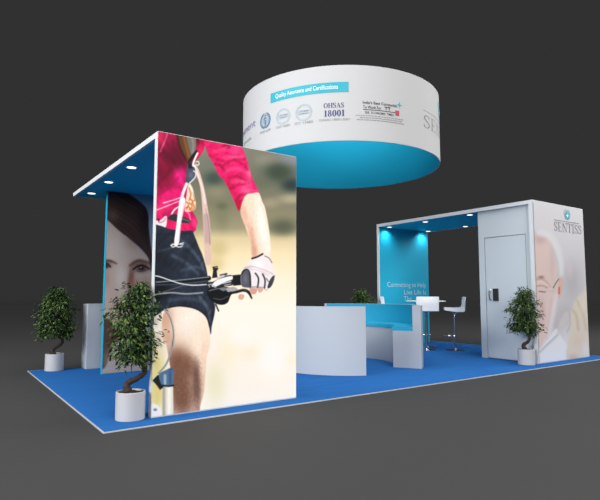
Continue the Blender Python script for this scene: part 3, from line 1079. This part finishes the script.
tube(bm, [(DX + .004, 1.165, 1.25), (DX - .018, 1.18, 1.245), (DX - .028, 1.19, 1.21), (DX - .03, 1.193, 1.155), (DX - .028, 1.19, 1.10), (DX - .018, 1.18, 1.065), (DX + .004, 1.165, 1.06)], .013, 10)
obj('door_handle', bm, M['chrome'], door, True)

# -- doctor print
fL, fN, fO = frame(528, 198, .13), frame(528, 255, .144), frame(528, 305, .144)
p = Painter(170, 300, [(539.22, 363.62), (589.26, 356.82), (582.42, 209.92), (533.0, 200.5)])
p.vgrad([(200, (226, 225, 228)), (235, (222, 220, 225)), (270, (212, 210, 216)), (310, (208, 205, 210)), (340, (224, 222, 230)), (365, (232, 230, 238))])
p.blob(572, 282, 8, 18, (190, 188, 194), .85)
p.blob(565, 315, 8, 10, (196, 190, 194), .8)
p.blob(570, 270, 3, 8, (222, 206, 208), .6)
p.blob(556, 325, 5, 12, (196, 190, 196), .8)
p.blob(548, 222, 10, 14, (226, 222, 224), .8)
face = [(528, 236), (536, 233), (545, 236), (552, 244), (556, 256), (558, 272), (559, 288), (556, 302), (551, 318), (546, 336), (538, 350), (528, 350)]
p.shape(face, (230, 206, 201), 1.2)
fm = p.mask(face, 1.2)
p.blob(541, 250, 5, 10, (232, 206, 196), .8, clip=fm)
p.blob(552, 262, 3, 18, (214, 192, 192), .7, clip=fm)
p.blob(540, 240, 6, 5, (206, 178, 178), .8, clip=fm)
p.blob(541, 312, 5, 14, (214, 184, 182), .8, clip=fm)
p.blob(549, 310, 4, 18, (230, 210, 212), .8, clip=fm)
# white hair and beard
p.stroke([(540, 233), (549, 236), (556, 246), (560, 260), (561, 274)], [6, 7, 6.5, 6, 4], (231, 230, 233), 2.0, .95)
p.stroke([(552, 250), (557, 262), (558, 276)], 2, (208, 204, 208), 1.2, .7)
p.stroke([(556, 296), (553, 312), (549, 330), (547, 345)], [3, 5, 5, 4], (232, 226, 232), 1.8, .9)
p.stroke([(551, 300), (549, 318), (546, 338)], 2, (222, 190, 192), 1.4, .6)
# ear, brow, eye, glasses
p.shape([(559, 279), (563, 280), (563, 286), (561, 295), (558.5, 298), (558, 288)], (228, 188, 178), .8)
p.stroke([(559, 288), (558.8, 294)], 1.3, (196, 84, 80), .7, .9)
p.stroke([(536, 280), (541, 279), (546, 282), (550, 287)], [3, 2.5, 2, 1], (202, 164, 154), 1.2, .7)
p.stroke([(536, 282), (541, 282), (548, 286)], .9, (240, 222, 214), .7, .8)
p.blob(541, 277.5, 3, 1.6, (150, 106, 96), .7, clip=fm)
p.stroke([(537, 286.5), (542, 286), (547, 288)], 1.1, (170, 130, 122), .7, .8)
p.stroke([(539, 291.8), (545, 292.4)], .9, (84, 70, 74), .6, .9)
p.stroke([(545, 290), (552, 292), (555, 287)], .7, (200, 190, 196), .5, .8)
p.stroke([(553, 288), (556, 283), (558.5, 279.5)], 1.0, (112, 112, 114), .5)
# coat, hand and instrument
p.shape([(530, 366), (541, 348), (549, 338), (556, 329), (562, 337), (568, 345), (569, 362), (568, 370), (530, 372)], (236, 238, 246), 1.0)
p.stroke([(556, 329), (563, 339), (568, 346)], 1.0, (212, 212, 222), .8, .8)
p.shape([(569, 322), (572, 308), (576, 299), (582, 293), (590, 288), (592, 362), (568, 362), (567, 345), (570, 334)], (226, 217, 205), 1.6)
hm = p.mask([(569, 322), (572, 308), (576, 299), (582, 293), (590, 288), (592, 362), (568, 362), (567, 345), (570, 334)], 1.6)
p.stroke([(570, 308), (576, 316), (578, 330)], 2, (204, 182, 160), 1.5, .8, clip=hm)
p.stroke([(576, 300), (582, 312), (586, 330)], 1.8, (208, 190, 168), 1.5, .8, clip=hm)
p.blob(583, 305, 3, 8, (234, 224, 208), .8, clip=hm)
p.blob(577, 342, 5, 8, (226, 208, 192), .8, clip=hm)
p.blob(573, 357, 5, 3, (220, 186, 170), .8, clip=hm)
p.blob(585, 350, 3, 8, (230, 228, 236), .8)
p.stroke([(539, 353), (547, 345), (556, 337), (559, 331), (562, 324), (567, 316)], [1.6, 1.6, 1.6, 3, 6, 8], (214, 210, 214), 1.4, .85)
p.stroke([(540, 352), (548, 344), (557, 335.5)], 1.3, (188, 188, 198), .9, .8)
p.stroke([(569, 314), (570, 324), (567, 332)], .9, (176, 170, 176), 1.2, .6)
p.build('doctor_graphic', M['photo_print'], (7.13, RY0 - .003, .012), (1.692, 0, 0), (0, 0, 2.768), pav, .72)['label'] = 'printed pale portrait of a white-haired man in glasses'

sentmap = lambda u, v: (u, RY0 - .006, v)


def company_logo(mapf, parent, u0, u1, v0, v1, ec, er, line, dec):
    """serif wordmark, rule above it, round emblem with a white four-point star and a dotted arc"""
    decal('company_name', [fit(serif_text('SENTISS', .095, .04, .12), u0, u1, v0, v1)], M['grey_print'], mapf, parent)
    decal('logo_rule', [rect(line[0], line[1], line[2], line[2] + .012, 12)], M['silver_print'], mapf, parent)
    ku = dec
    cu, cv = ec
    em = [annulus(cu, cv, er * ku, er, .22), disc(cu, cv, er * ku * .7, er * .7)]
    for k in range(9):
        a = math.radians(20 + 140 * k / 8)
        em.append(disc(cu + er * ku * 1.3 * math.cos(a), cv + er * 1.3 * math.sin(a), er * ku * .12, er * .12, 8))
    e = decal('logo_emblem', em, M['teal_print'], mapf, parent)
    st = []
    for k in range(8):
        a = PI * k / 4
        r = er * (.58 if k % 2 == 0 else .17)
        st.append((cu + r * ku * math.cos(a), cv + r * math.sin(a)))
    m2 = lambda u, v: tuple(np.array(mapf(u, v)) + (np.array(mapf(u, v)) - np.array(mapf.inner(u, v))) * .5) if hasattr(mapf, 'inner') else mapf(u, v)
    decal('emblem_star', [(st, [tuple(range(8))])], M['white_print'], m2, e)


def mk_sent():
    def f(u, v):
        return (u, RY0 - .008, v)
    f.inner = lambda u, v: (u, RY0 - .004, v)
    return f


company_logo(mk_sent(), pav, 7.77, 8.73, 2.295, 2.462, (8.24, 2.61), .082, (7.775, 8.67, 2.487), 1.15)

# ------------------------------------------------------------------ hanging ring sign
DCX, DCY, DR, DZ0, DZ1 = 4.288, 2.038, 1.638, 3.271, 4.349
ring = thing('hanging_ring_sign', 'large white round hanging ring sign with teal inside above the booth', 'sign', (DCX, DCY, DZ0))
DH = DZ1 - DZ0


def hoop(r0, r1, z0, z1, n=128):
    bm = bmesh.new()
    R = []
    for i in range(n):
        a = 2 * PI * i / n
        c, s = math.cos(a), math.sin(a)
        R.append([bm.verts.new((r * c, r * s, z)) for r, z in ((r0, z0), (r1, z0), (r1, z1), (r0, z1))])
    for i in range(n):
        a, b = R[i], R[(i + 1) % n]
        for j in range(4):
            bm.faces.new((a[j], a[(j + 1) % 4], b[(j + 1) % 4], b[j]))
    return bm


obj('outer_band', hoop(DR - .012, DR, 0, DH), M['warm_white'], ring, True)
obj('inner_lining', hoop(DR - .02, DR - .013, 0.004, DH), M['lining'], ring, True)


def mk_drum(k=.003):
    def f(u, v):           # u: degrees round the ring, v: world height
        a = math.radians(u)
        return ((DR + k) * math.cos(a), (DR + k) * math.sin(a), v - DZ0)
    f.inner = lambda u, v: ((DR) * math.cos(math.radians(u)), (DR) * math.sin(math.radians(u)), v - DZ0)
    return f


drum = mk_drum()
drum2 = mk_drum(.006)
bn = decal('title_banner', [rect(-167.8, -125.3, 3.958, 4.104, 24)], M['teal_print'], drum, ring)
decal('banner_lettering', [fit(font_polys('Quality Assurance and Certifications'), -164.2, -130.5, 3.985, 4.07)], M['white_print'], drum2, bn)

# partner logo at the left edge
decal('partner_name', [fit(font_polys('Government'), 137, 179, 3.715, 3.83)], M['purple_print'], drum, ring)
decal('partner_subtitle', [fit(font_polys('of health'), 160, 174, 3.545, 3.59)], M['silver_print'], drum, ring)
decal('partner_swoosh', [annulus(150, 3.70, 4.5, .12, .35), rect(150, 157, 3.62, 3.64, 4)], M['teal_print'], drum, ring)

# laurel emblem (globe, staff, wreath)
DEG = math.degrees(1 / DR)          # degrees per metre along the band
eu, ev = -172.0, 3.728
g = [annulus(eu, ev, .085 * DEG, .085, .10)]
g.append(annulus(eu, ev, .05 * DEG, .05, .14))
g += [rect(eu - .055 * DEG, eu + .055 * DEG, ev - .004, ev + .004), rect(eu - .045 * DEG, eu + .045 * DEG, ev + .026, ev + .033), rect(eu - .045 * DEG, eu + .045 * DEG, ev - .033, ev - .026)]
g.append(rect(eu - .007 * DEG, eu + .007 * DEG, ev - .10, ev + .115))
vs, fs = [], []
ribbon(vs, fs, [(eu + DEG * .022 * math.sin(t * .9), ev - .07 + .13 * t / 7) for t in np.linspace(0, 7, 24)], .012)
g.append((vs, fs))
for sgn in (-1, 1):
    for k in range(9):
        a = math.radians(-80 + 145 * k / 8)
        cu, cv = eu + sgn * .108 * DEG * math.cos(a), ev + .108 * math.sin(a)
        t = a + PI / 2 - .5
        pts = []
        for q in range(10):
            th = 2 * PI * q / 10
            lx, ly = .026 * math.cos(th), .011 * math.sin(th)
            pts.append((cu + sgn * DEG * (lx * math.cos(t) - ly * math.sin(t)), cv + lx * math.sin(t) + ly * math.cos(t)))
        g.append((pts, [tuple(range(10))]))
decal('laurel_emblem', g, M['blue_print'], drum, ring)
decal('emblem_caption', [fit(font_polys('WHO-GMP'), -176.5, -167.7, 3.548, 3.585)], M['silver_print'], drum, ring)


def seal(u, v, ru, rv, cap, cu0, cu1, cv0, cv1, lines):
    s = decal('certificate_seal', [annulus(u, v, ru, rv, .06, 36), annulus(u, v, ru * .84, rv * .84, .04, 36)], M['pale_blue_print'], drum, ring)
    decal('seal_lettering', [fit(font_polys(t), u - ru * .66, u + ru * .66, v + rv * (.07 - .3 * i), v + rv * (.27 - .3 * i)) for i, t in enumerate(lines)], M['blue_print'], drum, s)
    decal('seal_caption', [fit(font_polys(cap), cu0, cu1, cv0, cv1)], M['silver_print'], drum, ring)


seal(-159.35, 3.71, 4.3, .115, 'ISO 9001', -163.5, -155.2, 3.548, 3.582, ['CERTIFIED', 'COMPANY'])
seal(-147.6, 3.71, 4.4, .12, 'ISO 13485', -152.5, -142.8, 3.545, 3.582, ['CERTIFIED', 'COMPANY'])
decal('standard_lettering', [fit(serif_text('OHSAS', .17, .05, .06), -137.5, -127.6, 3.738, 3.81), fit(serif_text('18001', .2, .06, .06), -137.2, -127.4, 3.614, 3.708)], M['navy_print'], drum, ring)
decal('standard_caption', [fit(font_polys('OHSAS 18001:2007'), -139.9, -124.6, 3.555, 3.586)], M['silver_print'], drum, ring)
aw = decal('award_lettering', [fit(font_polys("India's Best Companies", -.012), -118.4, -100.2, 3.782, 3.838), fit(font_polys('To Work For', -.012), -118.4, -109.0, 3.728, 3.772),
                               rect(-118.3, -100, 3.708, 3.718, 8), fit(serif_text('THE', .16, .05, .08), -117.6, -115.2, 3.655, 3.69),
                               fit(font_polys('ECONOMIC TIMES', -.008), -114.3, -102.3, 3.657, 3.69), rect(-106.6, -106.2, 3.73, 3.775), rect(-104.9, -104.5, 3.73, 3.775), rect(-107.3, -103.9, 3.768, 3.778, 3)],
           M['black_print'], drum, ring)
decal('award_square', [rect(-101.2, -98.9, 3.672, 3.748, 2)], M['red_print'], drum, ring)
sv = []
for k in range(8):
    a = PI * k / 4 + PI / 2
    r = .055 if k % 2 == 0 else .014
    sv.append((-98.6 + r * DEG * math.cos(a), 3.835 + r * math.sin(a)))
decal('award_star', [(sv, [tuple(range(8))])], M['teal_print'], drum, ring)
rnd = random.Random(4)
sm = []
for i, (z, a0, a1) in enumerate([(3.622, -121.9, -95.4), (3.592, -120, -96.5), (3.562, -121.5, -95.4)]):
    a = a0
    while a < a1 - .8:                      # illegible small print: rows of short dashes
        w = rnd.uniform(.6, 1.7)
        sm.append(rect(a, min(a + w, a1), z, z + .011, 1))
        a += w + .35
decal('small_print', sm, M['silver_print'], drum, ring)
company_logo(drum, ring, -80.8, -26, 3.615, 3.81, (-53.4, 4.06), .13, (-81, -27, 3.865), DEG)

# ------------------------------------------------------------------ curved benches
def bench(label, cx, cy, r0, r1, a0, a1, splits):
    t = thing('curved_bench', label, 'bench', (cx, cy, 0), 0, 'curved lounge benches')
    rb = r1 - .13
    ep = 1.7
    bm = bmesh.new()
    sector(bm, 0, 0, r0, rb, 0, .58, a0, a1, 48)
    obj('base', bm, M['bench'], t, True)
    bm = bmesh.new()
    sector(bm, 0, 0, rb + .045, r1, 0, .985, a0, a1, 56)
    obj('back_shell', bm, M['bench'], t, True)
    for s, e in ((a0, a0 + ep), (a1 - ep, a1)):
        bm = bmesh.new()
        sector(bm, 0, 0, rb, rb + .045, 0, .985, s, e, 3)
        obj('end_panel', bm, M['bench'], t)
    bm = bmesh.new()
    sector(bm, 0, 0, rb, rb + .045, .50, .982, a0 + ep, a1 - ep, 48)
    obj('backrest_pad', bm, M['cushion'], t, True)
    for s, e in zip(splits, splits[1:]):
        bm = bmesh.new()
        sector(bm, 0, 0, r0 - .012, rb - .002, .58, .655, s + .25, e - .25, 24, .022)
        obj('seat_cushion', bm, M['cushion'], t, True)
    return t


bench('curved white bench showing its teal seat cushions and squared end, beside the bar stools', 4.34, 2.30, 1.02, 1.47, -60, 58.5, [-60, -20, 20, 58.5])
bench('curved white bench seen from its plain white back, beside the cyclist wall', 4.41, 2.13, .77, 1.22, 120, 245.5, [120, 161, 203, 245.5])

# ------------------------------------------------------------------ reception counter
ct = thing('reception_counter', 'plain white counter standing behind the portrait wall at the back edge', 'counter', (0.765, 4.02, 0))
bm = bmesh.new()
W, Dp, rr = 1.15, .29, .012
out = [(rr - rr * math.cos(t), rr - rr * math.sin(t)) for t in np.linspace(0, PI / 2, 7)]
out += [(W, 0), (W, Dp), (0, Dp)]


def prism(bm, pts, z0, z1):
    a = [bm.verts.new((x, y, z0)) for x, y in pts]
    b = [bm.verts.new((x, y, z1)) for x, y in pts]
    n = len(pts)
    for i in range(n):
        bm.faces.new((a[i], a[(i + 1) % n], b[(i + 1) % n], b[i]))
    bm.faces.new(a[::-1])
    bm.faces.new(b)


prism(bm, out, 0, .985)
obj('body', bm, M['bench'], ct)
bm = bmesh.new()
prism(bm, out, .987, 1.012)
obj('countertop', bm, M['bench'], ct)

# ------------------------------------------------------------------ high table and bar stools
tb = thing('high_table', 'round white high table on a chrome column among the bar stools', 'table', (7.78, 3.28, 0))
bm = bmesh.new()
lathe(bm, [(.40, 1.0), (.435, 1.006), (.44, 1.015), (.435, 1.024), (.40, 1.03)], n=48)
obj('tabletop', bm, M['stool'], tb, True)
bm = bmesh.new()
lathe(bm, [(.034, .02), (.034, .97), (.12, .985), (.12, 1.0)], n=24)
obj('column', bm, M['chrome'], tb, True)
bm = bmesh.new()
lathe(bm, [(.23, 0), (.23, .008), (.12, .018), (.04, .03)], n=40)
obj('base', bm, M['chrome'], tb, True)


def bar_stool(label):
    t = thing('bar_stool', label, 'stool', (0, 0, 0), 0, 'bar stools around the high table')
    # faces +Y; seat and low back are one bent shell
    bm = bmesh.new()
    w = .235
    prof = [(.215, .875), (.205, .835), (.0, .805), (-.165, .80), (-.20, .82), (-.205, .93), (-.225, 1.10), (-.215, 1.118), (-.19, 1.115), (-.172, .95), (-.155, .905), (-.11, .893), (.0, .888), (.2, .892)]
    secs = [(-w, .97), (-w + .012, 1.0), (0, 1.0), (w - .012, 1.0), (w, .97)]
    R = []
    for x, k in secs:
        R.append([bm.verts.new((x, y * k, .87 + (z - .87) * (1 if k == 1 else .985))) for y, z in prof])
    n = len(prof)
    for a, b in zip(R, R[1:]):
        for i in range(n):
            bm.faces.new((a[i], a[(i + 1) % n], b[(i + 1) % n], b[i]))
    bm.faces.new(R[0][::-1])
    bm.faces.new(R[-1])
    obj('seat_shell', bm, M['stool'], t, True)
    bm = bmesh.new()
    tube(bm, [(0, 0, .012), (0, 0, .45), (0, 0, .72)], [.024, .024, .018], 14)
    tube(bm, [(0, 0, .70), (0, -.03, .76), (0, -.11, .81)], .022, 12)
    tube(bm, [(0, 0, .72), (0, .03, .79), (0, .05, .82)], .016, 10)
    obj('column', bm, M['chrome'], t, True)
    bm = bmesh.new()
    lathe(bm, [(.205, 0), (.205, .008), (.10, .018), (.03, .034)], n=36)
    obj('base', bm, M['chrome'], t, True)
    bm = bmesh.new()
    pts = [(.10 * math.sin(a) * 1.2, .10 + .11 * math.cos(a) - .0, .30) for a in np.linspace(-2.5, 2.5, 20)]
    pts = [(0.015, .02, .30)] + [(-p[0], p[1], p[2]) for p in pts] + [(-0.015, .02, .30)]
    tube(bm, pts, .011, 8)
    obj('footrest', bm, M['chrome'], t, True)
    return t


s0 = bar_stool('white bar stool seen squarely from behind, in front of the high table')
s0.location = (7.33, 2.90, 0)
s0.rotation_euler = (0, 0, -0.62)
dup(s0, (7.775, 2.505, 0), math.radians(42), 'white bar stool seen in profile, right of the high table nearest the door')
dup(s0, (7.16, 3.74, 0), math.radians(-140), 'white bar stool mostly hidden behind the bench back, left of the high table')


# ------------------------------------------------------------------ potted trees
def potted_tree(label, loc, seed, rz, lean, wide=.30, avoid=None, shift=(0, 0), group='potted bonsai trees'):
    cz, sz = math.cos(rz), math.sin(rz)
    r = random.Random(seed)
    t = thing('potted_tree', label, 'plant', loc, rz, group)
    bm = bmesh.new()
    R, Hh = .135, .255
    lathe(bm, [(R - .004, 0), (R, .004), (R, Hh - .004), (R - .004, Hh), (R - .012, Hh), (R - .014, Hh - .02), (R - .014, Hh - .03)], n=40, cap1=True)
    obj('pot', bm, M['pot'], t, True)
    bm = bmesh.new()
    n = 24
    ctr = bm.verts.new((0, 0, Hh - .008))
    rings = []
    for rad in (.05, .1, R - .0145):
        rings.append([bm.verts.new((rad * math.cos(2 * PI * i / n), rad * math.sin(2 * PI * i / n), Hh - .014 + r.uniform(-.004, .006))) for i in range(n)])
    for i in range(n):
        bm.faces.new((ctr, rings[0][i], rings[0][(i + 1) % n]))
        for a, b in zip(rings, rings[1:]):
            bm.faces.new((a[i], b[i], b[(i + 1) % n], a[(i + 1) % n]))
    obj('soil', bm, M['soil'], t, True)
    # twisted trunk, sideways zig-zag then up
    lx = lean
    key = [(0, 0, Hh - .03), (-.035, .01, Hh + .03), (-.02, .02, Hh + .075), (lx * .45, .0, Hh + .11), (lx * 1.0, -.02, Hh + .165), (lx * .95, .0, Hh + .23), (lx * .4, .02, Hh + .30), (lx * .1, 0, Hh + .42), (0, 0, Hh + .62), (.01, 0, Hh + .80)]
    tr = [tuple(p) for p in catmull(key, 6)]
    m = len(tr)
    rad = [.040 * (1 - .78 * (i / (m - 1)) ** .8) * (1 + .12 * math.sin(i * 1.9)) for i in range(m)]
    bm = bmesh.new()
    tube(bm, tr, rad, 10)
    tips = []
    zlo, zhi = Hh + .255, Hh + .985
    K = 46
    for k in range(K):
        f = (k + .5) / K
        i0 = int(m * (.58 + .4 * f)) if f < 1 else m - 1
        i0 = min(i0, m - 2)
        st = Vector(tr[i0])
        a = k * 2.4 + r.uniform(-.4, .4)
        zt = zlo + (zhi - zlo) * f
        wid = wide * max(.25, (1 - abs(2 * f - .72) ** 2.6 * .55)) * r.uniform(.55, 1.06)
        end = Vector((shift[0] + wid * math.cos(a), shift[1] + wid * math.sin(a), zt + r.uniform(-.03, .03)))
        while avoid and end.length > .05 and (Vector((end.x, end.y, 0)) - Vector((st.x, st.y, 0))).length > .03:
            qx = [(loc[0] + p_.x * cz - p_.y * sz, loc[1] + p_.x * sz + p_.y * cz) for p_ in (end, st.lerp(end, .6))]
            if not any(avoid(*q) for q in qx):
                break
            end = st.lerp(end, .85)
        mid = st.lerp(end, .5) + Vector((0, 0, .05))
        br = [tuple(p) for p in catmull([st, mid, end], 4)]
        tube(bm, br, [.009 * (1 - .75 * j / (len(br) - 1)) for j in range(len(br))], 5)
        tips.append((st, mid, end))
    obj('trunk', bm, M['bark'], t, True)
    # leaves
    bm = bmesh.new()

    def leaf(p, d, L, w, droop):
        d = d.normalized()
        side = d.cross(Vector((0, 0, 1)))
        if side.length < .01:
            side = Vector((1, 0, 0))
        side.normalize()
        up = side.cross(d)
        roll = r.uniform(-.8, .8)
        s2 = side * math.cos(roll) + up * math.sin(roll)
        u2 = s2.cross(d)
        a = bm.verts.new(p)
        m1 = p + d * L * .45 + u2 * .006
        m2 = p + d * L * .78 + Vector((0, 0, -droop * .4 * L))
        b = bm.verts.new(p + d * L + Vector((0, 0, -droop * L)))
        c0 = bm.verts.new(m1)
        c1 = bm.verts.new(m2)
        l0 = bm.verts.new(m1 + s2 * w - u2 * .004)
        l1 = bm.verts.new(m2 + s2 * w * .62 - u2 * .003)
        r0 = bm.verts.new(m1 - s2 * w - u2 * .004)
        r1 = bm.verts.new(m2 - s2 * w * .62 - u2 * .003)
        bm.faces.new((a, c0, l0))
        bm.faces.new((a, r0, c0))
        bm.faces.new((c0, c1, l1, l0))
        bm.faces.new((c0, r0, r1, c1))
        bm.faces.new((c1, b, l1))
        bm.faces.new((c1, r1, b))

    for st, mid, end in tips:
        for q in range(r.randint(60, 76)):
            f = r.uniform(.35, 1.08)
            base = (mid.lerp(end, (f - .5) * 2) if f > .5 else st.lerp(mid, f * 2))
            p = base + Vector((max(-.07, min(.07, r.gauss(0, .04))), max(-.07, min(.07, r.gauss(0, .04))), max(-.07, min(.06, r.gauss(0, .045)))))
            out = Vector((p.x, p.y, 0))
            if out.length < .01:
                out = Vector((1, 0, 0))
            d = out.normalized() * r.uniform(.3, 1) + Vector((r.gauss(0, .5), r.gauss(0, .5), r.uniform(-.75, .35)))
            if avoid:
                wx, wy = loc[0] + p.x * cz - p.y * sz, loc[1] + p.x * sz + p.y * cz
                if avoid(wx, wy):
                    continue
            leaf(p, d, r.uniform(.042, .068), r.uniform(.008, .0125), r.uniform(0, .45))
    obj('foliage', bm, M['leaf'], t, True)
    return t


potted_tree('bushy potted tree in a white pot before the cyclist wall, largest of the trees', (.335, .36, 0), 11, 0.0, .12, .29, lambda x, y: x > .46 and .235 < y, (.04, -.06))
potted_tree('bushy potted tree in a white pot at the back left corner beside the white counter', (.345, 4.17, 0), 23, 0.3, .10, .29, lambda x, y: x > .70 and y > 3.93)
potted_tree('bushy potted tree in a white pot at the corner by the storage booth door', (6.905, .375, 0), 37, -0.4, .06, .29, lambda x, y: x > 7.03 and y > .20)
potted_tree('potted tree whose leafy top shows above the curved teal bench back', (6.50, 3.98, 0), 41, 1.9, .08)
